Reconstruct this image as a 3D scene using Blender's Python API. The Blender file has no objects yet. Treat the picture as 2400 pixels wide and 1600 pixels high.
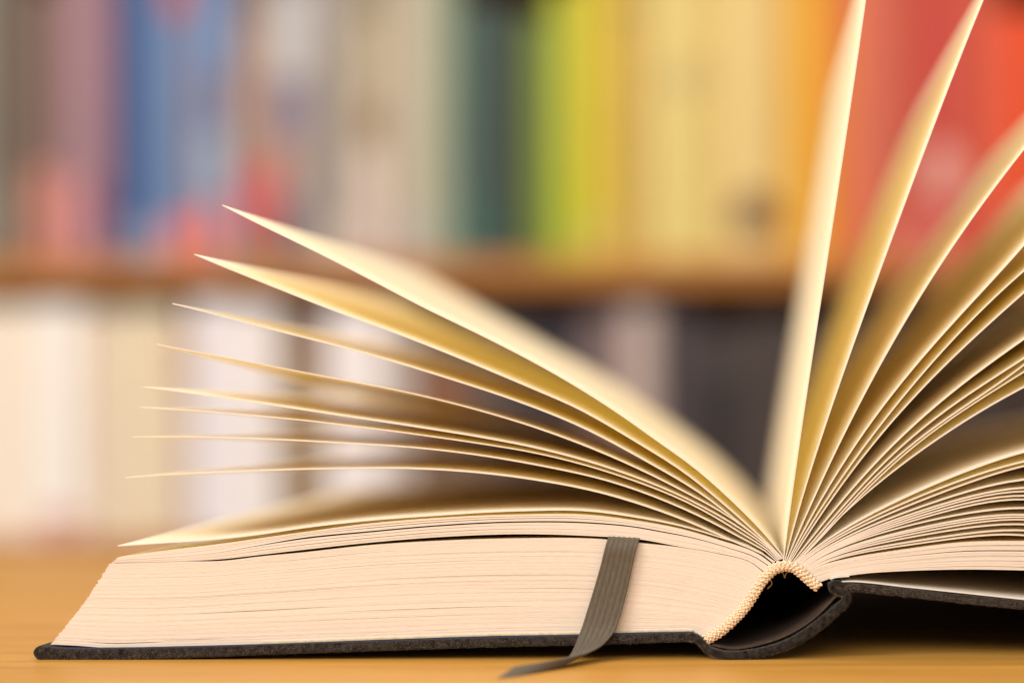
import bpy, bmesh, math, random
from mathutils import Vector, noise
random.seed(7)
S = bpy.context.scene
COL = S.collection

# ------------------------------------------------------------------ camera, world, lights, exposure
# The book stands with its near edge in the plane y = 0, the table top is z = 0.
# Tracing units: 12000 per metre, origin (1176, 1512).
K = 12000.0
CX, CZ, CD = (1690-1176)/K, (1512-1000)/K, 0.30
def P(px, py, y=0.0):
    return Vector(((px-1176)/K, y, (1512-py)/K))

cam_d = bpy.data.cameras.new('camera'); cam = bpy.data.objects.new('camera', cam_d); COL.objects.link(cam)
cam.location = (CX, -CD, CZ); cam.rotation_euler = (math.radians(90), 0, 0)
cam_d.sensor_width = 36; cam_d.lens = 36*CD/(2352/K)
cam_d.shift_x = -514/2352; cam_d.shift_y = 216/2352
cam_d.clip_start = 0.01; cam_d.clip_end = 50
cam_d.dof.use_dof = True; cam_d.dof.focus_distance = CD
cam_d.dof.aperture_fstop = cam_d.lens/1000/0.0150
cam_d.dof.aperture_blades = 0
S.camera = cam

w = bpy.data.worlds.new("World"); S.world = w; w.use_nodes = True
bg = w.node_tree.nodes['Background']; bg.inputs[0].default_value = (1.0, 0.955, 0.90, 1); bg.inputs[1].default_value = 0.74

def area(name, loc, target, size, power, col):
    d = bpy.data.lights.new(name, 'AREA'); d.shape = 'RECTANGLE'; d.size = size[0]; d.size_y = size[1]; d.energy = power; d.color = col
    o = bpy.data.objects.new(name, d); COL.objects.link(o); o.location = loc
    o.rotation_euler = (Vector(target)-Vector(loc)).to_track_quat('-Z', 'Y').to_euler()
    return o
area('window_light', (-1.15, -0.95, 1.05), (0.0, 0.05, 0.05), (0.7, 0.7), 21, (1.0, 0.945, 0.905))
area('room_light', (-0.20, -1.40, 0.90), (0.05, 0.1, 0.05), (1.4, 0.6), 16, (1.0, 0.94, 0.88))
area('bookcase_fill', (0.3, 0.15, 2.2), (0.1, 0.6, 0.0), (1.6, 1.2), 14, (1.0, 0.92, 0.82))  # unseen overhead lamp, added to brighten the bookcase

S.view_settings.view_transform = 'Standard'; S.view_settings.look = 'None'
S.view_settings.exposure = 0.0; S.view_settings.gamma = 1.0
S.cycles.max_bounces = 20; S.cycles.diffuse_bounces = 16; S.cycles.transmission_bounces = 12
S.cycles.use_denoising = True
S.cycles.caustics_reflective = False

# ------------------------------------------------------------------ helpers
def lin(c):
    return tuple(((v/255)/12.92 if v/255 <= 0.04045 else ((v/255+0.055)/1.055)**2.4) for v in c)

def mat(name, col, rough=0.6, spec=0.3, var=0.0, scale=200, bump=0.0, stretch=(1, 1, 1), sheen=0.0):
    m = bpy.data.materials.new(name); m.use_nodes = True
    nt = m.node_tree; b = nt.nodes['Principled BSDF']
    b.inputs['Roughness'].default_value = rough; b.inputs['Specular IOR Level'].default_value = spec
    if sheen: b.inputs['Sheen Weight'].default_value = sheen
    tc = nt.nodes.new('ShaderNodeTexCoord'); mp = nt.nodes.new('ShaderNodeMapping'); mp.inputs['Scale'].default_value = stretch
    nt.links.new(tc.outputs['Object'], mp.inputs[0])
    n = nt.nodes.new('ShaderNodeTexNoise'); n.inputs['Scale'].default_value = scale; n.inputs['Detail'].default_value = 5
    nt.links.new(mp.outputs[0], n.inputs['Vector'])
    r = nt.nodes.new('ShaderNodeValToRGB')
    r.color_ramp.elements[0].position = 0.3; r.color_ramp.elements[1].position = 0.7
    r.color_ramp.elements[0].color = tuple(max(0, c*(1-var)) for c in col)+(1,)
    r.color_ramp.elements[1].color = tuple(min(1, c*(1+var)) for c in col)+(1,)
    nt.links.new(n.outputs[0], r.inputs[0]); nt.links.new(r.outputs[0], b.inputs['Base Color'])
    if bump:
        bp = nt.nodes.new('ShaderNodeBump'); bp.inputs['Strength'].default_value = bump; bp.inputs['Distance'].default_value = 0.0004
        nt.links.new(n.outputs[0], bp.inputs['Height']); nt.links.new(bp.outputs[0], b.inputs['Normal'])
    return m

def paper_mat(name, refl, trans, t):
    m = bpy.data.materials.new(name); m.use_nodes = True; nt = m.node_tree
    nt.nodes.remove(nt.nodes['Principled BSDF']); out = nt.nodes['Material Output']
    d = nt.nodes.new('ShaderNodeBsdfDiffuse'); tr = nt.nodes.new('ShaderNodeBsdfTranslucent'); mx = nt.nodes.new('ShaderNodeMixShader')
    tc = nt.nodes.new('ShaderNodeTexCoord'); n = nt.nodes.new('ShaderNodeTexNoise'); n.inputs['Scale'].default_value = 900; n.inputs['Detail'].default_value = 4
    nt.links.new(tc.outputs['Object'], n.inputs['Vector'])
    for s, c in ((d, refl), (tr, trans)):
        r = nt.nodes.new('ShaderNodeValToRGB')
        r.color_ramp.elements[0].position = 0.25; r.color_ramp.elements[1].position = 0.75
        r.color_ramp.elements[0].color = tuple(v*0.965 for v in c)+(1,); r.color_ramp.elements[1].color = tuple(min(1, v*1.02) for v in c)+(1,)
        nt.links.new(n.outputs[0], r.inputs[0]); nt.links.new(r.outputs[0], s.inputs['Color'])
    bp = nt.nodes.new('ShaderNodeBump'); bp.inputs['Strength'].default_value = 0.25; bp.inputs['Distance'].default_value = 0.0001
    nt.links.new(n.outputs[0], bp.inputs['Height']); nt.links.new(bp.outputs[0], d.inputs['Normal'])
    mx.inputs[0].default_value = t
    nt.links.new(d.outputs[0], mx.inputs[1]); nt.links.new(tr.outputs[0], mx.inputs[2]); nt.links.new(mx.outputs[0], out.inputs[0])
    return m

def obj(name, verts, faces, mats, parent=None, mi=None, smooth=False):
    me = bpy.data.meshes.new(name); me.from_pydata([tuple(v) for v in verts], [], faces)
    for m in (mats if isinstance(mats, (list, tuple)) else [mats]): me.materials.append(m)
    if mi: me.polygons.foreach_set('material_index', mi)
    if smooth is True: me.polygons.foreach_set('use_smooth', [True]*len(me.polygons))
    elif smooth: me.polygons.foreach_set('use_smooth', smooth)
    bm = bmesh.new(); bm.from_mesh(me); bmesh.ops.recalc_face_normals(bm, faces=bm.faces); bm.to_mesh(me); bm.free()
    me.update()
    o = bpy.data.objects.new(name, me); COL.objects.link(o)
    if parent: o.parent = parent
    return o

def tag(o, label=None, cat=None, group=None, kind=None):
    for k, v in (('label', label), ('category', cat), ('group', group), ('kind', kind)):
        if v: o[k] = v
    return o

def empty(name, loc=(0, 0, 0)):
    o = bpy.data.objects.new(name, None); COL.objects.link(o); o.location = loc; o.empty_display_size = 0.01; return o

class MB:
    def __init__(s): s.v = []; s.f = []; s.m = []
    def box(s, lo, hi, m=0, taper=None):
        b = len(s.v); x0, y0, z0 = lo; x1, y1, z1 = hi
        s.v += [Vector(p) for p in ((x0,y0,z0),(x1,y0,z0),(x1,y1,z0),(x0,y1,z0),(x0,y0,z1),(x1,y0,z1),(x1,y1,z1),(x0,y1,z1))]
        for f in ((0,3,2,1),(4,5,6,7),(0,1,5,4),(1,2,6,5),(2,3,7,6),(3,0,4,7)):
            s.f.append([b+i for i in f]); s.m.append(m)
    def build(s, name, mats, parent=None, smooth=False): return obj(name, s.v, s.f, mats, parent, s.m, smooth)

def bevel(o, w_, seg=2):
    b = o.modifiers.new('bevel', 'BEVEL'); b.width = w_; b.segments = seg; b.limit_method = 'ANGLE'; b.angle_limit = math.radians(40)
    return o

def catmull(pts, n):
    """resample a traced curve smoothly to n points of equal arc length"""
    pts = [Vector(p) for p in pts]
    ext = [2*pts[0]-pts[1]]+pts+[2*pts[-1]-pts[-2]]
    dense = []
    for i in range(1, len(ext)-2):
        p0, p1, p2, p3 = ext[i-1:i+3]
        d1 = max((p2-p1).length, 1e-9); d0 = max((p1-p0).length, 1e-9); d2 = max((p3-p2).length, 1e-9)
        m1 = ((p1-p0)/d0*d1 + (p2-p1)/d1*d0)/(d0+d1)*d1
        m2 = ((p2-p1)/d1*d2 + (p3-p2)/d2*d1)/(d1+d2)*d1
        for k in range(16):
            t = k/16; t2 = t*t; t3 = t2*t
            dense.append((2*t3-3*t2+1)*p1+(t3-2*t2+t)*m1+(-2*t3+3*t2)*p2+(t3-t2)*m2)
    dense.append(pts[-1])
    L = [0]
    for a, b in zip(dense, dense[1:]): L.append(L[-1]+(b-a).length)
    out = []; j = 0
    for i in range(n):
        t = L[-1]*i/(n-1)
        while j < len(L)-2 and L[j+1] < t: j += 1
        f = (t-L[j])/max(L[j+1]-L[j], 1e-12)
        out.append(dense[j].lerp(dense[j+1], min(1, max(0, f))))
    return out

def smooth_fit(pts, deg=5):
    """a sheet of paper bends evenly: least-squares curve through the traced points"""
    import numpy as np
    a = np.array([tuple(p)[:2] for p in pts], float)
    d = np.r_[0, np.cumsum(np.hypot(*np.diff(a, axis=0).T))]; d /= d[-1]
    w_ = np.ones(len(d)); w_[0] = w_[-1] = 8
    t = np.linspace(0, 1, 28); deg = min(deg, len(d)-2)
    return list(zip(np.polyval(np.polyfit(d, a[:, 0], deg, w=w_), t), np.polyval(np.polyfit(d, a[:, 1], deg, w=w_), t)))

def clen(pts): return sum(((Vector(a)-Vector(b)).length for a, b in zip(pts, pts[1:])), 0.0)

def extend(pts, total, curv):
    """let a traced sheet go on past the frame to its full width; curv = turn in radians per 100 units"""
    pts = [Vector(p) for p in pts]
    d = (pts[-1]-pts[-2]).normalized()
    while clen(pts) < total-60:
        a = curv*0.6; c, s = math.cos(a), math.sin(a)
        d = Vector((d.x*c-d.y*s, d.x*s+d.y*c)); pts.append(pts[-1]+d*60)
    return pts

H = 0.185          # height of the book (its depth away from the camera)
PAGE_T = 0.00019

def sheet(name, base_to_tip, mats, parent, t=PAGE_T, n=44, y0=0.0, y1=H, wob=3.0, seed=0, m=7, shift=0.0):
    """one leaf: a thin closed slab that follows the traced curve; it bends a little differently towards its far end"""
    c = catmull(base_to_tip, n)
    rnd = random.Random(seed); ph = rnd.uniform(0, 6); amp = rnd.uniform(-1, 1)*wob
    nrm = []
    for i in range(n):
        d = (c[min(n-1, i+1)]-c[max(0, i-1)]).normalized(); nrm.append(Vector((-d.y, d.x)))
    V = []; F = []; MI = []; SM = []
    def idx(i, j, s): return (i*m+j)*2+s
    for i in range(n):
        u = i/(n-1)
        for j in range(m):
            v = j/(m-1)
            off = (amp*v + 1.2*math.sin(ph+v*4)*v)*u*u + shift*v*u
            y = y0+(y1-y0)*v
            if j == 0: y += rnd.uniform(-1, 1)*0.00003
            for s in (-1, 1):
                q = c[i]+nrm[i]*(off+s*t*K/2)
                V.append(P(q.x, q.y, y))
    for i in range(n-1):
        for j in range(m-1):
            for s in (0, 1):
                F.append([idx(i,j,s), idx(i+1,j,s), idx(i+1,j+1,s), idx(i,j+1,s)]); MI.append(0); SM.append(True)
        for j in (0, m-1):
            F.append([idx(i,j,0), idx(i+1,j,0), idx(i+1,j,1), idx(i,j,1)]); MI.append(1); SM.append(False)
    for j in range(m-1):
        for i in (0, n-1):
            F.append([idx(i,j,0), idx(i,j+1,0), idx(i,j+1,1), idx(i,j,1)]); MI.append(1); SM.append(False)
    return obj(name, V, F, mats, parent, MI, SM)

def strip(name, center, thick, m_, parent, y0, y1, n=60, bev=0.0003, rag=0.0):
    """an extruded band following a centreline; thick is one value or a list along it (tracing units)"""
    fine = catmull(center, 3000); Lc = clen(fine); V = []; F = []
    st_ = [0, 0.3, 1, 2, 3.5, 5, 7, 10, 13, 17]; k_ = 1
    if Lc < 60: st_ = st_[:5]
    us = st_+[st_[-1]+(Lc-2*st_[-1])*i/(n-1) for i in range(1, n-1)]+[Lc-q for q in reversed(st_)]
    c = [fine[min(2999, int(q/Lc*2999))] for q in us]; n = len(c)
    rnd = random.Random(3)
    prof = []
    for i in range(n):
        u = us[i]; kf = int(u/Lc*2999); d = (fine[min(2999, kf+6)]-fine[max(0, kf-6)]).normalized(); nn = Vector((-d.y, d.x))
        if callable(thick): th = thick(u)
        elif isinstance(thick, (list, tuple)):
            f = u/Lc*(len(thick)-1); k = min(int(f), len(thick)-2); th = thick[k]+(thick[k+1]-thick[k])*(f-k)
        else: th = thick
        e = 1.0
        r = th/2
        end = min(u, Lc-u)
        if end < r: e = math.sqrt(max(0.01, 1-(1-end/r)**2))
        a = c[i]+nn*r*e; b = c[i]-nn*r*e
        prof.append((a, b))
    ys = [y0, y0+bev*0.3, y0+bev, y0+0.004, (y0+y1)/2, y1]; sc = [0.72, 0.92, 1, 1, 1, 1]
    for y, s in zip(ys, sc):
        for (a, b) in prof:
            mid = (a+b)/2
            ja = rnd.uniform(-rag, rag); jb = rnd.uniform(-rag, rag)
            V.append(P(*(mid+(a-mid)*s+Vector((0, ja))), y)); V.append(P(*(mid+(b-mid)*s+Vector((0, jb))), y))
    R = 2*n
    for k in range(len(ys)-1):
        for i in range(n-1):
            for s in (0, 1):
                F.append([k*R+i*2+s, k*R+i*2+2+s, (k+1)*R+i*2+2+s, (k+1)*R+i*2+s])
        for i in (0, n-1): F.append([k*R+i*2, k*R+i*2+1, (k+1)*R+i*2+1, (k+1)*R+i*2])
    for i in range(n-1):
        for k in (0, len(ys)-1): F.append([k*R+i*2, k*R+i*2+2, k*R+i*2+3, k*R+i*2+1])
    return obj(name, V, F, m_, parent, None, True)

def layered(name, curves, count, mats, parent, gap=0.10, n=90, slits=(), seed=1, ragged=0.00006, mz=None, lead=0.0):
    """a wad of closed leaves between traced key curves: every layer a real slab with its own set-back and hairline gaps"""
    rnd = random.Random(seed)
    cs = [catmull(c, n) for c in curves]
    def at(v, i):
        f = v*(len(cs)-1); k = min(int(f), len(cs)-2); return cs[k][i].lerp(cs[k+1][i], f-k)
    wts = [rnd.uniform(0.6, 1.5) for _ in range(count)]; tot = sum(wts)
    V = []; F = []; MI = []; v = 0
    for k in range(count):
        dv = wts[k]/tot; v0 = v; v1 = v+dv; v = v1
        setb = rnd.uniform(0, 1)**2*ragged
        tipb = rnd.uniform(-1, 1)*0.0018
        g0 = gap*rnd.choice((0.2, 0.3, 0.6, 1.0, 1.8)); a0 = rnd.uniform(0, 1); wd = rnd.uniform(0.15, 0.6)
        b = len(V)
        for i in range(n):
            u = i/(n-1)
            g = g0*(0.25+0.75*math.exp(-((u-a0)/wd)**2))*(1 if u > 0.10 else 0.3)
            for (sv, su0, su1, amount) in slits:
                if v0 <= sv < v1 and su0 < u < su1:
                    g += 0.62*amount*math.sin(math.pi*(u-su0)/(su1-su0))**0.8
            g = min(g, 0.85)
            lo = at(v0, i); hi = at(v1-dv*g, i)
            if i == n-1:
                d = (at(v0, n-1)-at(v0, n-2)).normalized()*(tipb*K*0.12); lo = lo+d; hi = hi+d
            yy = setb + 0.00002*noise.noise(Vector((u*30, k*3.1, seed)))
            for q in (lo, hi):
                V.append(P(q.x, q.y, yy))
            for q in (lo, hi):
                V.append(P(q.x, q.y, H - setb))
        for i in range(n-1):
            a = b+i*4; c2 = a+4
            F += [[a, c2, c2+1, a+1]]; MI.append(1)
            F += [[a+1, c2+1, c2+3, a+3], [a, a+2, c2+2, c2]]; MI += [0, 0]
            F += [[a+2, a+3, c2+3, c2+2]]; MI.append(1)
        for a in (b, b+(n-1)*4): F.append([a, a+1, a+3, a+2]); MI.append(1)
    o = obj(name, V, F, mats, parent, MI)
    o['kind'] = 'stuff'
    return o

# ------------------------------------------------------------------ materials
M = {}
M['page'] = paper_mat('paper_page', (0.95, 0.885, 0.775), (1.0, 0.925, 0.46), 0.40)
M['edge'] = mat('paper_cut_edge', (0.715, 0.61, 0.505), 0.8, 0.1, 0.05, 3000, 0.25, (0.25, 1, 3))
M['cloth'] = mat('cover_cloth', (0.020, 0.0155, 0.012), 0.95, 0.1, 0.8, 1100, 0.5, sheen=0.10)
M['navy'] = mat('endpaper_navy', (0.03, 0.03, 0.06), 0.8, 0.2, 0.1, 500)
M['white'] = mat('endpaper_pale', (0.62, 0.57, 0.50), 0.8, 0.2, 0.05, 500)
M['grey_ep'] = mat('endpaper_greyish', (0.52, 0.44, 0.30), 0.8, 0.2, 0.15, 1200)
M['ribbon'] = mat('ribbon_taupe', (0.090, 0.070, 0.045), 0.6, 0.3, 0.12, 2500, 0.3, (1, 1, 0.3), sheen=0.2)
M['band'] = mat('headband_cord', (0.58, 0.42, 0.26), 0.7, 0.2, 0.25, 3000)
M['stitch'] = mat('headband_silk', (0.80, 0.62, 0.42), 0.38, 0.6, 0.2, 4000, 0.3)
M['lining'] = mat('spine_lining', (0.055, 0.036, 0.025), 0.8, 0.2, 0.3, 900)
M['glue'] = mat('glued_backing', (0.26, 0.14, 0.05), 0.6, 0.3, 0.4, 1500, 0.5)
M['fluff'] = mat('cloth_fluff', (0.21, 0.17, 0.13), 0.9, 0.1, 0.3, 4000)

def wood(name, c1, c2, rough, scale=(1.2, 22, 22), spec=0.35):
    m = bpy.data.materials.new(name); m.use_nodes = True; nt = m.node_tree; b = nt.nodes['Principled BSDF']
    b.inputs['Roughness'].default_value = rough; b.inputs['Specular IOR Level'].default_value = spec
    tc = nt.nodes.new('ShaderNodeTexCoord'); mp = nt.nodes.new('ShaderNodeMapping'); mp.inputs['Scale'].default_value = scale
    nt.links.new(tc.outputs['Object'], mp.inputs[0])
    n = nt.nodes.new('ShaderNodeTexNoise'); n.inputs['Scale'].default_value = 6; n.inputs['Detail'].default_value = 8; n.inputs['Distortion'].default_value = 0.6
    n2 = nt.nodes.new('ShaderNodeTexNoise'); n2.inputs['Scale'].default_value = 45; n2.inputs['Detail'].default_value = 3
    nt.links.new(mp.outputs[0], n.inputs['Vector']); nt.links.new(mp.outputs[0], n2.inputs['Vector'])
    ad = nt.nodes.new('ShaderNodeMath'); ad.operation = 'MULTIPLY_ADD'; ad.inputs[1].default_value = 0.35
    nt.links.new(n2.outputs[0], ad.inputs[0]); nt.links.new(n.outputs[0], ad.inputs[2])
    r = nt.nodes.new('ShaderNodeValToRGB'); r.color_ramp.elements[0].position = 0.45; r.color_ramp.elements[1].position = 0.9
    r.color_ramp.elements[0].color = c1+(1,); r.color_ramp.elements[1].color = c2+(1,)
    nt.links.new(ad.outputs[0], r.inputs[0]); nt.links.new(r.outputs[0], b.inputs['Base Color'])
    bp = nt.nodes.new('ShaderNodeBump'); bp.inputs['Strength'].default_value = 0.15; bp.inputs['Distance'].default_value = 0.0003
    nt.links.new(ad.outputs[0], bp.inputs['Height']); nt.links.new(bp.outputs[0], b.inputs['Normal'])
    return m
M['table'] = wood('table_wood', (0.42, 0.195, 0.030), (0.62, 0.32, 0.066), 0.42)
M['shelf'] = wood('shelf_wood', (0.36, 0.125, 0.018), (0.52, 0.21, 0.035), 0.5, (1, 8, 8))
M['panel'] = wood('panel_wood', (0.20, 0.10, 0.035), (0.28, 0.15, 0.06), 0.6, (8, 8, 1))

# ------------------------------------------------------------------ room, table, bookcase
fl = MB(); fl.box((-3, -2.5, -0.80), (3, 2.0, -0.76)); f_ = fl.build('floor', wood('floor_wood', (0.16, 0.09, 0.04), (0.25, 0.15, 0.07), 0.5)); f_['kind'] = 'structure'
wl = MB(); wl.box((-3, 1.60, -0.76), (3, 1.66, 2.6)); w_ = wl.build('wall', mat('wall_plaster', (0.62, 0.55, 0.45), 0.9, 0.1, 0.05, 20)); w_['kind'] = 'structure'

TB = 0.255
tb = empty('table', (0, -0.1, 0))
tag(tb, 'orange brown wooden table on which the open book lies', 'table')
def child_box(name, lo, hi, m_, par, bw=0.002):
    b = MB(); L = par.location; b.box([lo[i]-L[i] for i in range(3)], [hi[i]-L[i] for i in range(3)])
    return bevel(b.build(name, m_, par), bw, 3)
child_box('tabletop', (-0.75, -0.62, -0.028), (0.75, TB, 0.0), M['table'], tb, 0.003)
for sx in (-0.68, 0.62):
    for sy in (-0.57, TB-0.11): child_box('leg', (sx, sy, -0.76), (sx+0.06, sy+0.06, -0.0285), M['table'], tb)

D = 1.25; YB = D-CD; SB = K*CD/D                 # bookcase front plane and tracing scale there
def BX(px): return CX+(px-1690)/SB
def BZ(py): return CZ+(1000-py)/SB
Z_UP, Z_LOW = BZ(592), BZ(1238)
bc = empty('bookcase', (0, YB, -0.76))
tag(bc, 'orange brown wooden bookcase filled with two rows of books behind the table', 'bookcase')
XL, XR = -0.95, 0.75
for z, th in ((Z_UP, 0.0215), (Z_LOW, 0.0215), (Z_UP+0.30, 0.0215), (Z_LOW-0.30, 0.0215)):
    child_box('shelf', (XL, YB, z-th), (XR, YB+0.26, z), M['shelf'], bc)
child_box('side_panel', (XL-0.0225, YB-0.001, -0.7595), (XL-0.0005, YB+0.275, Z_UP+0.34), M['shelf'], bc)
child_box('side_panel', (XR+0.0005, YB-0.001, -0.7595), (XR+0.0225, YB+0.275, Z_UP+0.34), M['shelf'], bc)
child_box('back_panel', (XL, YB+0.2605, -0.7595), (XR, YB+0.270, Z_UP+0.34), M['panel'], bc)

# ------------------------------------------------------------------ shelf books
_bm = {}
def cmat(rgb, k=0.93, nm='book_cloth'):
    key = tuple(rgb)
    if key not in _bm: _bm[key] = mat(nm, tuple(v*k for v in lin(rgb)), 0.5, 0.35, 0.10, 60, 0.1)
    return _bm[key]
M['bpages'] = mat('shelf_book_pages', (0.66, 0.58, 0.44), 0.85, 0.1, 0.1, 400, 0.2, (6, 1, 0.3))

def shelf_book(px0, px1, ptop, z0, rgb, label, marks=(), group=None, dy=0.006, rounded=True, depth=0.16):
    x0, x1 = BX(px0)+0.0004, BX(px1)-0.0004; h = BZ(ptop)-z0; wdt = x1-x0; y = YB+dy
    r = empty('book', ((x0+x1)/2, y, z0+0.0002)); tag(r, label, 'book', group)
    # cover: two boards and a rounded back in one wrap
    n = 9; out = []; inn = []; bul = wdt*(0.16 if rounded else 0.03); th = min(0.0022, wdt*0.15)
    out.append((-wdt/2, depth)); inn.append((-wdt/2+th, depth))
    for i in range(n):
        a = i/(n-1); xx = -wdt/2+wdt*a
        out.append((xx, bul*(1-math.sin(math.pi*a))))
        inn.append((max(-wdt/2+th, min(wdt/2-th, xx)), bul*(1-math.sin(math.pi*a))+th))
    out.append((wdt/2, depth)); inn.append((wdt/2-th, depth))
    V = []; F = []; N = len(out)
    for z in (0, h):
        V += [(p[0], p[1], z) for p in out]+[(p[0], p[1], z) for p in inn]
    for i in range(N-1):
        F += [[i, i+1, 2*N+i+1, 2*N+i], [N+i, 2*N+N+i, 2*N+N+i+1, N+i+1], [i, N+i, N+i+1, i+1], [2*N+i, 2*N+i+1, 3*N+i+1, 3*N+i]]
    for i in (0, N-1): F.append([i, N+i, 3*N+i, 2*N+i])
    obj('cover', V, F, cmat(rgb), r)
    b = MB(); b.box((-wdt/2+th+0.0002, bul+th+0.001, 0.003), (wdt/2-th-0.0002, depth-0.004, h-0.003)); b.build('page_block', M['bpages'], r)
    for mk in marks:
        a0, a1, p0, p1, c, shape, nm = mk
        # printed marks and one painted gap shade lie 0.2 mm on the back of the spine and follow its curve
        V = []; F = []; k = 8; s = 14
        zc, hh = (BZ(p0)+BZ(p1))/2-z0, abs(BZ(p0)-BZ(p1))/2
        zc = min(max(zc, 0.002), h-0.002); 
        for i in range(k+1):
            a = a0+(a1-a0)*i/k; xx = -wdt/2+wdt*a; yy = bul*(1-math.sin(math.pi*a))-0.0003
            q = abs(2*i/k-1); e = math.sqrt(max(0.0, 1-q*q)) if shape == 'oval' else 1.0
            e = max(e, 0.06)
            for s_ in (-1, 1):
                z = min(max(zc+s_*hh*e, 0.0008), h-0.0008)
                V.append((xx, yy, z))
        for i in range(k): F.append([2*i, 2*i+2, 2*i+3, 2*i+1])
        obj(nm, V, F, cmat(c), r)
    return r

UG, LG = 'books standing on the upper shelf', 'books standing on the lower shelf'
T = -70
upper = [
 (-230, -130, T, (120,70,55), 'dark red brown book at the far left end of the upper row', []),
 (-130, -42, T, (150,140,120), 'light grey book left of the grey brown one on the upper shelf', []),
 (-42, 52, T, (100,86,72), 'grey brown book at the left frame edge with a pale oval near its foot', [(0.05,0.7,400,600,(138,124,106),'oval','printed_oval')]),
 (52, 112, -30, (122,94,78), 'narrow brown book left of the mauve one, salmon block at its foot', [(0.15,1,380,600,(205,130,108),'band','print_or_shade_panel')]),
 (112, 238, T, (160,122,130), 'wide mauve pink book on the upper shelf with a rose panel at its foot', [(0.0,0.6,410,600,(212,142,142),'band','print_or_shade_panel'),(0.6,1.0,420,592,(128,92,110),'band','printed_stripe')]),
 (238, 302, T, (84,66,112), 'dark purple book between the mauve and the blue ones', [(0.1,0.9,500,560,(140,120,145),'band','printed_label')]),
 (302, 368, T, (30,104,158), 'strong blue book right of the purple one on the upper shelf', [(0.05,0.95,520,590,(110,150,175),'band','printed_band')]),
 (368, 436, T, (122,128,158), 'slate blue book with a rust red patch high up and coral foot', [(0.0,1.0,-60,38,(190,78,52),'oval','printed_patch'),(0.0,1.0,500,592,(226,120,118),'band','print_or_shade_panel')]),
 (436, 524, T, (118,148,192), 'light blue book with a large coral pink shape at its foot', [(0.0,0.95,300,450,(158,172,192),'band','printed_band'),(0.0,0.75,455,620,(246,138,122),'oval','printed_shape'),(0.0,1.0,150,300,(128,134,164),'band','printed_band')]),
 (524, 604, T, (166,132,108), 'tan book right of the light blue one with a red patch low down', [(0.1,0.6,190,320,(186,146,118),'band','printed_label'),(0.2,1.0,375,540,(208,92,88),'band','printed_patch'),(0,1,-60,30,(120,92,76),'band','printed_band')]),
 (604, 704, T, (150,132,138), 'pale book with white grey top, violet middle and dark foot', [(0,1,-40,170,(190,186,184),'band','print_or_shade_panel'),(0,1,190,270,(132,120,142),'band','printed_band'),(0.1,0.8,330,430,(176,142,122),'band','printed_label'),(0,0.7,470,592,(92,78,84),'band','printed_band'),(0,0.25,360,540,(206,88,86),'band','printed_patch')]),
 (704, 806, T, (162,152,140), 'warm grey book left of the sand coloured one with a brown spot', [(0.4,1,500,592,(190,178,166),'band','printed_band'),(0,0.4,-50,120,(176,168,162),'band','printed_band')]),
 (806, 884, T, (184,166,136), 'sand coloured book with a brown spot halfway up and pale rose lower half', [(0.1,1,235,320,(156,124,94),'oval','printed_spot'),(0,1,350,592,(214,192,178),'band','print_or_shade_panel'),(0,1,-60,40,(150,134,104),'band','printed_band')]),
 (884, 982, T, (192,178,154), 'plain light beige book left of the pale green one', [(0,1,470,592,(188,176,164),'band','printed_band')]),
 (982, 1044, T, (148,160,132), 'thin pale sage green book beside the dark teal one', []),
 (1044, 1136, 8, (56,84,78), 'dark teal book on the upper shelf, shorter than its neighbours', [(0.05,0.95,470,575,(44,98,90),'band','printed_band'),(0.0,0.4,20,592,(74,94,86),'band','printed_stripe')]),
 (1136, 1206, 16, (44,50,32), 'nearly black olive book between the teal and the green ones', []),
 (1206, 1262, 40, (108,132,30), 'olive green book right of the nearly black one', []),
 (1262, 1336, -40, (186,190,48), 'lime green book on the upper shelf', [(0.1,0.7,380,560,(180,192,28),'band','print_or_shade_panel')]),
 (1336, 1402, T, (216,190,20), 'bright yellow book right of the lime one', [(0.0,1,500,580,(212,190,80),'band','printed_band')]),
 (1402, 1474, T, (208,170,76), 'narrow mustard book right of the bright yellow one', [(0.1,1,0,30,(170,146,70),'band','printed_band')]),
 (1474, 1644, T, (226,204,124), 'wide cream yellow book with a faint grey smudge near its top', [(0.3,0.85,130,215,(206,180,118),'oval','printed_smudge')]),
 (1644, 1796, T, (230,200,128), 'wide pale apricot book with a dark oval mark near its foot', [(0.2,1.0,440,545,(120,84,56),'oval','printed_oval')]),
 (1796, 1906, T, (236,174,46), 'golden yellow book partly behind the upright page', []),
 (1906, 1966, T, (224,120,44), 'narrow orange book right of the golden one', []),
 (1966, 2090, T, (210,102,76), 'salmon red book between the upright pages', []),
 (2090, 2214, T, (198,66,52), 'red book with a pinkish white patch at mid height', [(0.25,1,330,460,(226,160,146),'oval','printed_patch'),(0.0,0.6,500,592,(222,118,104),'band','printed_band')]),
 (2214, 2292, T, (218,94,66), 'coral book right of the red one with the pale patch', []),
 (2292, 2420, 18, (232,76,18), 'vivid orange red book at the right edge of the upper shelf', []),
 (2420, 2540, T, (150,60,40), 'brick red book out at the right end of the upper row', []),
 (2540, 2640, T, (90,80,76), 'dark grey book out at the right end of the upper row', []),
]
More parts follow.
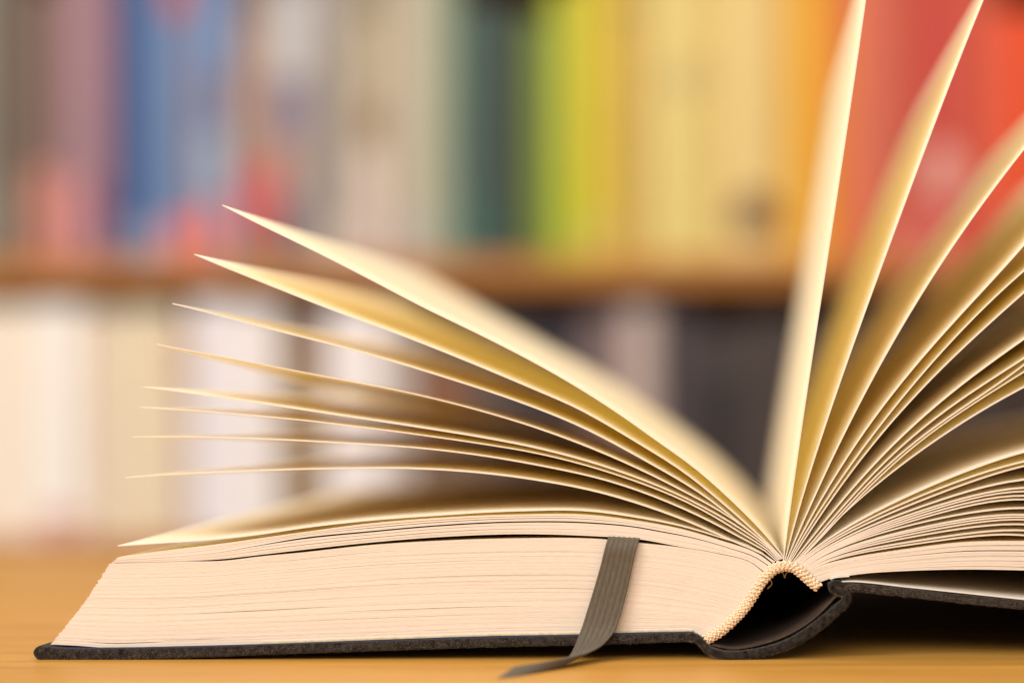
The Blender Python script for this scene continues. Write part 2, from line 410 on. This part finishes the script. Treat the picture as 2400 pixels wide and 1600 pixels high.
lower = [
 (-200, -86, 700, (210,180,150), 'beige book at the far left end of the lower row', []),
 (-86, 72, 704, (247,230,208), 'wide cream book at the left edge of the lower shelf', []),
 (72, 184, 700, (248,238,228), 'off white book with a pale pink mark near its foot', [(0.1,1,1170,1236,(226,176,160),'oval','printed_mark')]),
 (184, 258, 716, (240,220,194), 'narrow tan cream book left of the yellowish one on the lower shelf', []),
 (258, 386, 708, (240,224,192), 'yellowish cream book on the lower shelf', []),
 (386, 428, 740, (196,160,124), 'thin light brown book between cream and white ones', [(0,1,900,1230,(216,190,164),'band','print_or_shade_panel')]),
 (428, 524, 692, (242,234,236), 'white book with a lilac tint left of the pure white one', []),
 (524, 632, 700, (246,236,232), 'white book left of the olive brown one', []),
 (632, 742, 724, (150,120,80), 'olive brown book between two white ones on the lower shelf', [(0,1,700,820,(134,104,80),'band','print_or_shade_panel')]),
 (742, 884, 704, (246,236,234), 'wide white book right of the olive brown one', [(0.9,1,760,1230,(222,210,204),'band','printed_stripe')]),
 (884, 944, 720, (198,182,172), 'light grey book right of the wide white one', []),
 (944, 1064, 730, (120,94,76), 'brown book right of the light grey one on the lower shelf', [(0,1,860,980,(150,96,66),'band','printed_band')]),
 (1064, 1182, 726, (130,108,98), 'grey brown book left of the blackish violet one', []),
 (1182, 1334, 734, (66,56,66), 'blackish violet book seen above the raised left page', []),
 (1334, 1428, 720, (128,106,104), 'dusty mauve grey book on the lower shelf', []),
 (1428, 1512, 704, (206,182,172), 'pale pinkish grey book among dark ones on the lower shelf', []),
 (1512, 1612, 716, (84,68,72), 'dark plum book right of the pale pinkish grey one', []),
 (1612, 1702, 760, (92,76,68), 'dark brown book with the shade of a gap painted on its lower half', [(0.05,0.95,860,1230,(34,24,20),'band','print_or_shade_panel')]),  # black panel stands in for the shade of a gap in the row
 (1702, 1806, 730, (94,74,68), 'dark brown book left of the upright page on the lower shelf', []),
 (1806, 1950, 740, (84,64,58), 'wide brown black book behind the upright page', []),
 (1950, 2080, 736, (74,58,54), 'dull black brown book seen between raised right pages', []),
 (2080, 2220, 730, (96,66,48), 'dark russet book behind the fanned right pages', []),
 (2220, 2380, 726, (84,62,50), 'dark umber book low at the right edge', []),
 (2380, 2520, 726, (110,90,76), 'dull brown book out at the right end of the lower row', []),
]
rb = random.Random(5)
for rows, z, g in ((upper, Z_UP, UG), (lower, Z_LOW, LG)):
    for (a, b, t, c, lab, marks) in rows:
        if z == Z_LOW and a >= 1064: c = tuple(int(v*(0.72 if a not in (1334, 1428) else 0.97)) for v in c)  # dark books, darkened more: dimmer light on this side put into colour
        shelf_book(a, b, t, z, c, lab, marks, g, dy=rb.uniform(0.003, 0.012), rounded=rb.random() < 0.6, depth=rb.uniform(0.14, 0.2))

# ------------------------------------------------------------------ the open book
bk = empty('open_book', (0, 0, 0))
tag(bk, 'thick open hardcover book lying on the table with its cream pages fanned out', 'book')
PG = [M['page'], M['edge']]

# left fan, each traced from fore edge to gutter (reversed below)
L = [
 [(510,471),(582,508),(650,541),(742,586),(836,634),(976,707),(1100,767),(1225,831),(1293,869),(1410,942),(1504,1008),(1598,1076),(1692,1160),(1762,1232),(1802,1281)],
 [(446,584),(510,611),(582,640),(751,707),(920,769),(1089,836),(1225,893),(1317,933),(1457,1012),(1575,1087),(1668,1162),(1758,1243),(1799,1282)],
 [(396,697),(460,713),(526,730),(639,760),(808,803),(1033,870),(1176,917),(1317,972),(1481,1057),(1621,1141),(1715,1214),(1774,1260),(1796,1283)],
 [(360,790),(440,806),(526,822),(751,865),(937,901),(1100,942),(1225,980),(1363,1031),(1551,1118),(1692,1198),(1765,1255),(1793,1284)],
 [(329,888),(420,900),(526,915),(751,949),(976,983),(1100,1003),(1225,1027),(1410,1078),(1598,1155),(1715,1223),(1768,1261),(1790,1285)],
 [(321,935),(420,941),(526,949),(751,971),(976,1000),(1100,1018),(1225,1039),(1410,1088),(1598,1163),(1712,1230),(1765,1264),(1787,1286)],
 [(305,1003),(420,1003),(526,1005),(751,1015),(976,1030),(1100,1045),(1225,1066),(1410,1108),(1598,1181),(1708,1238),(1762,1268),(1784,1288)],
 [(289,1096),(400,1089),(526,1083),(751,1076),(920,1075),(1050,1081),(1225,1101),(1363,1127),(1551,1186),(1692,1246),(1755,1274),(1780,1290)],
 [(270,1253),(360,1247),(470,1240),(600,1226),(686,1213),(853,1194),(986,1184),(1186,1173),(1353,1173),(1466,1188),(1559,1206),(1653,1233),(1747,1268),(1777,1292)],
]
LLAB = ['topmost raised leaf of the left fan']
for i, c in enumerate(L):
    o = sheet('page', list(reversed(c)), PG, bk, seed=20+i, wob=4, shift=(70, 75, 25, -75, 6, 0, 0, 4, 55)[i])
# right fan
R = [
 [(1803,1281),(1811,1201),(1822,1107),(1837,1002),(1857,882),(1893,647),(1927,416),(1958,197),(1989,0),(2006,-118),(2021,-236)],
 [(1806,1281),(1824,1212),(1858,1092),(1891,991),(1927,882),(2006,664),(2079,467),(2158,253),(2259,0),(2310,-120),(2345,-195)],
 [(1809,1281),(1845,1195),(1871,1135),(1904,1069),(1951,983),(1995,882),(2101,698),(2192,563),(2270,450),(2352,343)],
 [(1812,1282),(1850,1206),(1906,1115),(1951,1046),(2004,966),(2064,882),(2186,748),(2270,653),(2352,563)],
 [(1815,1282),(1859,1207),(1913,1130),(1959,1060),(2027,970),(2098,882),(2214,754),(2352,622)],
 [(1818,1283),(1867,1208),(1920,1132),(1974,1062),(2057,958),(2127,882),(2242,772),(2352,672)],
 [(1822,1284),(1880,1214),(1934,1153),(1989,1085),(2064,1009),(2139,942),(2221,874),(2352,779)],
 [(1825,1285),(1885,1218),(1945,1160),(2002,1090),(2058,1037),(2139,966),(2227,906),(2352,823)],
 [(1828,1285),(1889,1221),(1951,1163),(2008,1099),(2058,1048),(2145,983),(2235,921),(2352,838)],
 [(1830,1286),(1891,1225),(1953,1168),(2010,1106),(2058,1056),(2170,973),(2250,918),(2352,854)],
 [(1833,1287),(1896,1222),(1951,1166),(2008,1117),(2058,1077),(2139,1019),(2208,971.5),(2352,889)],
]
CV = [0.0, 0.0, -0.02, -0.01, -0.0, 0.01, 0.02, 0.02, 0.02, 0.02, 0.02]
for i, c in enumerate(R):
    c = [(c[0][0]-4, c[0][1]+9)]+c
    c = smooth_fit(c, 4)
    c2 = c if i < 2 else extend(c, 1570, CV[i])
    sheet('page', c2, PG, bk, seed=60+i, wob=5, shift=(20, 24, 26, 14)[i] if i < 4 else 0)
rows = [(1151.5,1089,1038),(1163,1105,1060),(1173,1116.5,1070),(1185,1134,1101.5),(1193,1146,1120),(1198,1151,1128),(1203,1158,1138),
        (1208,1165,1146.5),(1214,1181.5,1166.5),(1225,1194,1182),(1228.5,1199,1187),(1234,1205,1193),(1240,1214,1204),(1250,1227,1218),(1256,1234,1229)]
for i, (a, b, c_) in enumerate(rows):
    f = (a-1151.5)/(1260-1151.5)
    pts = [(1824+26*f, 1298+16*f), (1834+28*f, 1288+16*f), (1868+8*f, 1258+41*f), (1934+4*f, 1220.5+60*f), (2008, 1177+91*f), (2058, a), (2133, (a+b)/2-(6-3*f)), (2208, b), (2280, (b+c_)/2-(4-2*f)), (2352, c_)]
    sheet('page', extend(smooth_fit(pts, 4), 1560, 0.018+0.012*f), PG, bk, t=0.00025, seed=90+i, wob=2.5, n=50)

# closed wads
EG = [M['page'], M['edge']]
K0 = [(117,1479),(180,1482),(233,1486),(353,1484),(686,1475),(919,1467),(1153,1459),(1319,1456),(1500,1450),(1590,1449),(1622,1466)]
K1 = [(194,1384),(350,1385),(600,1372),(900,1355),(1186,1347),(1400,1350),(1550,1366),(1650,1386),(1706,1398)]
K2 = [(252,1293.4),(367,1290.6),(430,1288.5),(500,1288),(600,1277),(686,1269),(853,1251),(1019,1241),(1186,1236),(1386,1238),(1484,1248),(1560,1256),(1653,1272),(1728,1293.5),(1757,1317)]
K3 = [(257,1291.8),(367,1290),(430,1287.6),(500,1284),(600,1273),(686,1263),(853,1245),(1019,1232),(1186,1226),(1353,1230),(1470,1238),(1560,1254.5),(1653,1270.7),(1728,1292),(1758,1315)]
KS = [(265,1286),(367,1281),(500,1269),(600,1252),(686,1239),(853,1222),(986,1210),(1186,1200),(1353,1202),(1470,1213),(1503,1219),(1597,1237),(1672,1258),(1740,1283),(1768,1302)]
KS2 = [(265,1285.6),(367,1280.5),(500,1268.4),(600,1250.6),(686,1235.5),(853,1218.5),(986,1206.5),(1186,1196.5),(1353,1198.5),(1470,1210),(1503,1216),(1597,1235),(1672,1256.5),(1740,1281),(1768,1300)]
K4 = [(270,1279),(370,1265),(500,1249),(686,1223),(853,1201),(986,1190),(1186,1181),(1353,1182),(1466,1196),(1559,1213),(1653,1240),(1747,1275),(1774,1295)]
rev = lambda c: list(reversed(c))
layered('page_block', [rev(K0), rev(K1), rev(K2)], 120, EG, bk, gap=0.07, n=110, seed=2,
        slits=((0.045,0.83,0.95,1.6),(0.065,0.74,0.84,0.9),(0.36,0.60,0.84,1.2),(0.55,0.55,0.92,0.7),(0.62,0.2,0.6,0.6),(0.78,0.3,0.8,0.7),(0.30,0.3,0.6,0.6),(0.92,0.55,0.80,0.8),(0.48,0.15,0.4,0.6),(0.22,0.3,0.75,0.5),(0.86,0.2,0.6,0.6)))
layered('page_block', [rev(K3), rev(KS)], 15, EG, bk, gap=0.07, n=90, seed=5, slits=((0.2,0.2,0.9,0.5),(0.45,0.3,0.9,0.7),(0.75,0.3,0.95,0.6)))
layered('page_block', [rev(KS2), rev(K4)], 6, EG, bk, gap=0.10, n=90, seed=6, slits=((0.3,0.1,0.8,0.6),(0.7,0.2,0.9,0.7)))
# right wad
def ext2(c): return extend(c, 1560, 0.03)
Kb = [(1874,1341),(1896,1331),(1943,1322),(1990,1316),(2078,1310.5),(2208,1307),(2352,1309)]
Kt = [(1848,1314),(1862,1306),(1885,1297.5),(1952,1281),(2078,1261),(2208,1245),(2352,1242)]
layered('page_block', [extend(Kb, 1540, 0.026), extend(Kt, 1560, 0.026)], 34, EG, bk, gap=0.16, n=90, seed=8,
        slits=((0.12,0.05,0.95,0.9),(0.3,0.08,0.98,0.8),(0.5,0.10,0.98,1.2),(0.68,0.12,0.98,1.6),(0.86,0.08,0.98,1.0)))

# boards, cloth and endpapers
Y0 = -0.0015
cl = strip('front_cover', [(85,1495),(110,1497),(140,1499),(233,1500),(353,1498.5),(686,1487),(919,1479.5),(1153,1472),(1319,1468.5),(1500,1463),(1592,1460)], lambda q: 26-4*min(1, q/900)+10*math.exp(-(q/38)**2), M['cloth'], bk, Y0, H+0.002, 90, 0.0006, 0.5)
tag(cl, 'dark cloth board under the left half of the pages')
strip('endpaper', [(113,1485.5),(180,1487),(233,1487),(353,1485.6),(686,1476.2),(919,1468.8),(1153,1461.2),(1319,1457.6),(1500,1452),(1585,1449.6)], 2.6, M['navy'], bk, Y0+0.0002, H, 60, 0.0001)
strip('endpaper', [(600,1475.6),(700,1472),(919,1464),(1153,1456.5),(1319,1453.5),(1500,1448),(1592,1447)], 5, M['grey_ep'], bk, Y0+0.0011, H*0.9, 40, 0.0001)
cr = strip('back_cover', [(1912,1344),(1944,1346),(2083,1359.5),(2214,1374),(2352,1388),(2700,1421),(3100,1456),(3460,1488),(3535,1494)], [20,19,20,21,22,24,26,28], M['cloth'], bk, Y0, H+0.002, 110, 0.0006, 0.6)
tag(cr, 'dark cloth board rising under the right half of the pages')
strip('endpaper', [(1950,1322),(1925,1324),(1908,1327),(1903,1331),(1912,1333.5),(1950,1333.5),(2083,1346.5),(2214,1360),(2352,1374.5),(2700,1407),(3100,1441),(3420,1469)], [2.2,2.6,3.5,5,5,4,3,3], M['white'], bk, Y0+0.0004, H, 110, 0.0001)
sp = strip('spine', [(1578,1459),(1596,1460),(1612,1473),(1626,1488),(1652,1499),(1693,1502),(1749,1495),(1811,1476),(1874,1438),(1917,1402),(1942,1374),(1941,1361),(1922,1354),(1908,1345),(1914,1339),(1936,1341)], [16,16,17,18,19,20,21,21,23,25,26,24,21,17,16,14], M['cloth'], bk, Y0-0.0002, H+0.002, 110, 0.0006, 0.9)
strip('spine_lining', [(1636,1479),(1680,1487),(1743,1478),(1805,1457),(1866,1420),(1902,1386),(1928,1357)], 5, M['lining'], sp, Y0+0.0006, H, 50, 0.0001)

# headband: core cord, woven stitches, glued backing
HB = [(1620,1469),(1653,1449),(1684,1422),(1714,1389),(1738,1352),(1756,1326),(1778,1306),(1802,1298.5),(1824,1302),(1846,1319),(1866,1337),(1883,1349)]
hb = empty('headband', (0, 0, 0)); hb.parent = bk
hb_c = catmull(HB, 120)
def tube(pts, rad, m_, name, parent, seg=10, flat=1.0):
    V = []; F = []; n = len(pts)
    for i in range(n):
        d = (pts[min(n-1,i+1)]-pts[max(0,i-1)]).normalized(); a1 = Vector((0,-1,0)); a2 = d.cross(a1).normalized()
        e = min(1, math.sqrt(max(0.03, 1-max(0, 1-min(i, n-1-i)/3)**2)))
        for k in range(seg):
            t = 2*math.pi*k/seg; V.append(pts[i]+(a2*math.cos(t)+a1*math.sin(t)*flat)*rad*e)
    for i in range(n-1):
        for k in range(seg): F.append([i*seg+k, i*seg+(k+1)%seg, (i+1)*seg+(k+1)%seg, (i+1)*seg+k])
    F.append([k for k in range(seg)]); F.append([(n-1)*seg+k for k in range(seg)])
    return V, F
bpy.data.objects.remove(hb)
V, F = tube([P(c.x, c.y, -0.0002) for c in hb_c], 11.5/K, None, None, None, 14)
hb = obj('headband', V, F, M['band'], bk, None, True)
# stitches: small slanted twists laid in rows round the cord
V = []; F = []
rr = random.Random(11); total = clen(hb_c)
for row, ang in enumerate((-78, -52, -28, -4, 20, 44, 70)):
    s = 2.0+(row % 2)*3.0
    while s < total-2:
        f = s/total*(len(hb_c)-1); i = min(int(f), len(hb_c)-2); c = hb_c[i].lerp(hb_c[i+1], f-i)
        d = (hb_c[i+1]-hb_c[i]).normalized(); T_ = Vector((d.x, 0, -d.y)); A = Vector((0,-1,0)); B = T_.cross(A).normalized()
        a = math.radians(ang+rr.uniform(-5, 5)); nr = A*math.cos(a)+B*math.sin(a); tg = T_.cross(nr).normalized()
        cen = P(c.x, c.y, -0.0002)+nr*(11.6/K)
        slant = (1 if row % 2 else -1)*math.radians(rr.uniform(28, 48))
        ax = (T_*math.cos(slant)+tg*math.sin(slant)); bx = nr.cross(ax).normalized()
        la, lb, lc = rr.uniform(4.6, 6.4)/K, rr.uniform(2.1, 2.9)/K, rr.uniform(2.0, 3.4)/K
        b0 = len(V); ns, nr_ = 6, 4
        V.append(cen-ax*la)
        for q in range(1, nr_):
            ph = math.pi*q/nr_
            for k in range(ns):
                th = 2*math.pi*k/ns
                V.append(cen-ax*la*math.cos(ph)+(bx*math.cos(th)*lb+nr*math.sin(th)*lc)*math.sin(ph))
        V.append(cen+ax*la)
        for k in range(ns):
            F.append([b0, b0+1+(k+1)%ns, b0+1+k])
            for q in range(nr_-2): F.append([b0+1+q*ns+k, b0+1+q*ns+(k+1)%ns, b0+1+(q+1)*ns+(k+1)%ns, b0+1+(q+1)*ns+k])
            F.append([b0+1+(nr_-2)*ns+k, b0+1+(nr_-2)*ns+(k+1)%ns, b0+1+(nr_-1)*ns])
        s += rr.uniform(8.5, 12)
st = obj('stitching', V, F, M['stitch'], hb, None, True); st['kind'] = 'stuff'
off = [c+Vector((0.0, 0)) for c in hb_c]
inner = []
for i in range(0, 120, 7):
    d = (hb_c[min(119,i+1)]-hb_c[max(0,i-1)]).normalized(); inner.append(hb_c[i]+Vector((-d.y, d.x))*9)
strip('glued_backing', inner, 5, M['glue'], bk, 0.0004, H-0.001, 60, 0.0001, 0.6)
strip('torn_flap', [(1768,1328),(1773,1340),(1762,1352)], 2, M['glue'], bk, 0.0001, 0.004, 12, 0.0001, 1.0)
strip('torn_flap', [(1790,1311),(1800,1318),(1802,1327),(1808,1314),(1814,1311)], 1.6, M['glue'], bk, 0.0001, 0.003, 20, 0.0001, 0.6)

# fuzz of the felt-like cloth along the near edges
def fuzz(name, center, half, count, parent, ln=(0.00012, 0.0004), seed=0, cap=0.5):
    rnd = random.Random(seed); c = catmull(center, 200); V = []; F = []
    for _ in range(count):
        f = rnd.uniform(0, 198.99); i = int(f); p = c[i].lerp(c[i+1], f-i); d = (c[i+1]-c[i]).normalized(); nn = Vector((-d.y, d.x))
        h = half(f/199) if callable(half) else half
        s = rnd.uniform(-1, 1); y = Y0-0.00005+0.00025*abs(s)**3
        q = P(*(p+nn*s*h*1.0), y)
        up = Vector((nn.x, 0, -nn.y))*s
        dr = (Vector((rnd.gauss(0, 1), -abs(rnd.gauss(0.4, 0.6)), rnd.gauss(0, 1)))*0.8+up*1.1).normalized()
        l = rnd.uniform(*ln); wv = dr.cross(Vector((0, 1, 0.3))).normalized()*0.000013
        k = len(V); bend = Vector((rnd.gauss(0, .4), 0, rnd.gauss(0, .4)))*l
        V += [q-wv, q+wv, q+dr*l*0.6+bend*0.3+wv*0.7, q+dr*l*0.6+bend*0.3-wv*0.7, q+dr*l+bend]
        F += [[k, k+1, k+2, k+3], [k+3, k+2, k+4]]
    o = obj(name, V, F, M['fluff'], parent); o['kind'] = 'stuff'; return o
fuzz('cloth_fuzz', [(86,1494),(140,1499),(233,1500),(353,1498.5),(686,1487),(919,1479.5),(1153,1472),(1319,1468.5),(1500,1463),(1592,1460)], lambda u: 15-5*min(1, u*4), 5200, cl, seed=1)
fuzz('cloth_fuzz', [(1578,1459),(1596,1460),(1612,1473),(1626,1488),(1652,1499),(1693,1502),(1749,1495),(1811,1476),(1874,1438),(1917,1402),(1942,1374),(1941,1361),(1922,1354),(1908,1345)], 11, 5200, sp, seed=2)
fuzz('cloth_fuzz', [(1912,1344),(1944,1346),(2083,1359.5),(2214,1374),(2352,1388),(2440,1396)], 9, 2600, cr, seed=3)
# loose paper fibres where leaves touch the endpaper
# ribbon bookmark: comes out of the dark gap, hangs over the block, curls forward and lies on the table
rp = [ # x, z (tracing units), y, width direction, half width
 (1436,1236,0.050,(1,0,0.0)),(1434,1237,0.020,(1,0,-.03)),(1433,1237.5,0.004,(1,0,-.05)),(1432,1239,-0.0006,(1,0,-.06)),(1428,1252,-0.0011,(1,0,-.07)),
 (1418,1295,-0.0012,(1,0,-.07)),(1404,1350,-0.0013,(1,0,-.06)),(1390,1400,-0.0016,(1,0,-.05)),(1376,1443,-0.0023,(1,0,0)),
 (1358,1477,-0.0040,(.96,0.12,.24)),(1337,1496,-0.0078,(.86,.32,.40)),(1308,1502,-0.0125,(.72,.56,.42)),(1274,1503,-0.0168,(.56,.74,.36)),(1238,1504,-0.0200,(.44,.84,.28)),(1200,1505,-0.0222,(.38,.88,.22))]
cent = catmull([(a, b, y*K) for a, b, y, _ in rp], 120)
V = []; F = []; m = 37; n = 120
for i in range(n):
    f = i/(n-1)*(len(rp)-1); k = min(int(f), len(rp)-2)
    # width vectors follow arc length of the control points
    c = cent[i]
    best = min(range(len(rp)-1), key=lambda q: (Vector((rp[q][0], rp[q][1], rp[q][2]*K))-c).length+(Vector((rp[q+1][0], rp[q+1][1], rp[q+1][2]*K))-c).length)
    a_ = Vector((rp[best][0], rp[best][1], rp[best][2]*K)); b_ = Vector((rp[best+1][0], rp[best+1][1], rp[best+1][2]*K))
    t = max(0, min(1, (c-a_).dot(b_-a_)/(b_-a_).length_squared))
    wv = Vector(rp[best][3]).lerp(Vector(rp[best+1][3]), t).normalized()
    pos = Vector(((c.x-1176)/K, c.z/K, (1512-c.y)/K))
    d = (cent[min(n-1,i+1)]-cent[max(0,i-1)]); dv = Vector((d.x, d.z, -d.y)).normalized(); nn = wv.cross(dv).normalized()
    hw = 37.5/K*(1+0.05*math.sin(i*0.17))
    for s in (0, 1):
        for j in range(m):
            q = (j/(m-1)*2-1)
            rib = 0.00006*(1-abs(math.sin((q+1)*math.pi*3))**6*1.6) if abs(q) < 0.97 else 0.0
            V.append(pos+wv*hw*q+nn*((0.00012+rib) if s else (-0.00012-rib)))
def ri(i, s, j): return (i*2+s)*m+j
for i in range(n-1):
    for j in range(m-1):
        for s in (0, 1): F.append([ri(i,s,j), ri(i+1,s,j), ri(i+1,s,j+1), ri(i,s,j+1)])
    for j in (0, m-1): F.append([ri(i,0,j), ri(i+1,0,j), ri(i+1,1,j), ri(i,1,j)])
for i in (0, n-1):
    for j in range(m-1): F.append([ri(i,0,j), ri(i,0,j+1), ri(i,1,j+1), ri(i,1,j)])
for v in V:
    if v.z < 0.00015: v.z = 0.00015 + (v.z-0.00015)*0.1
rbn = obj('ribbon_bookmark', V, F, M['ribbon'], bk, None, True)
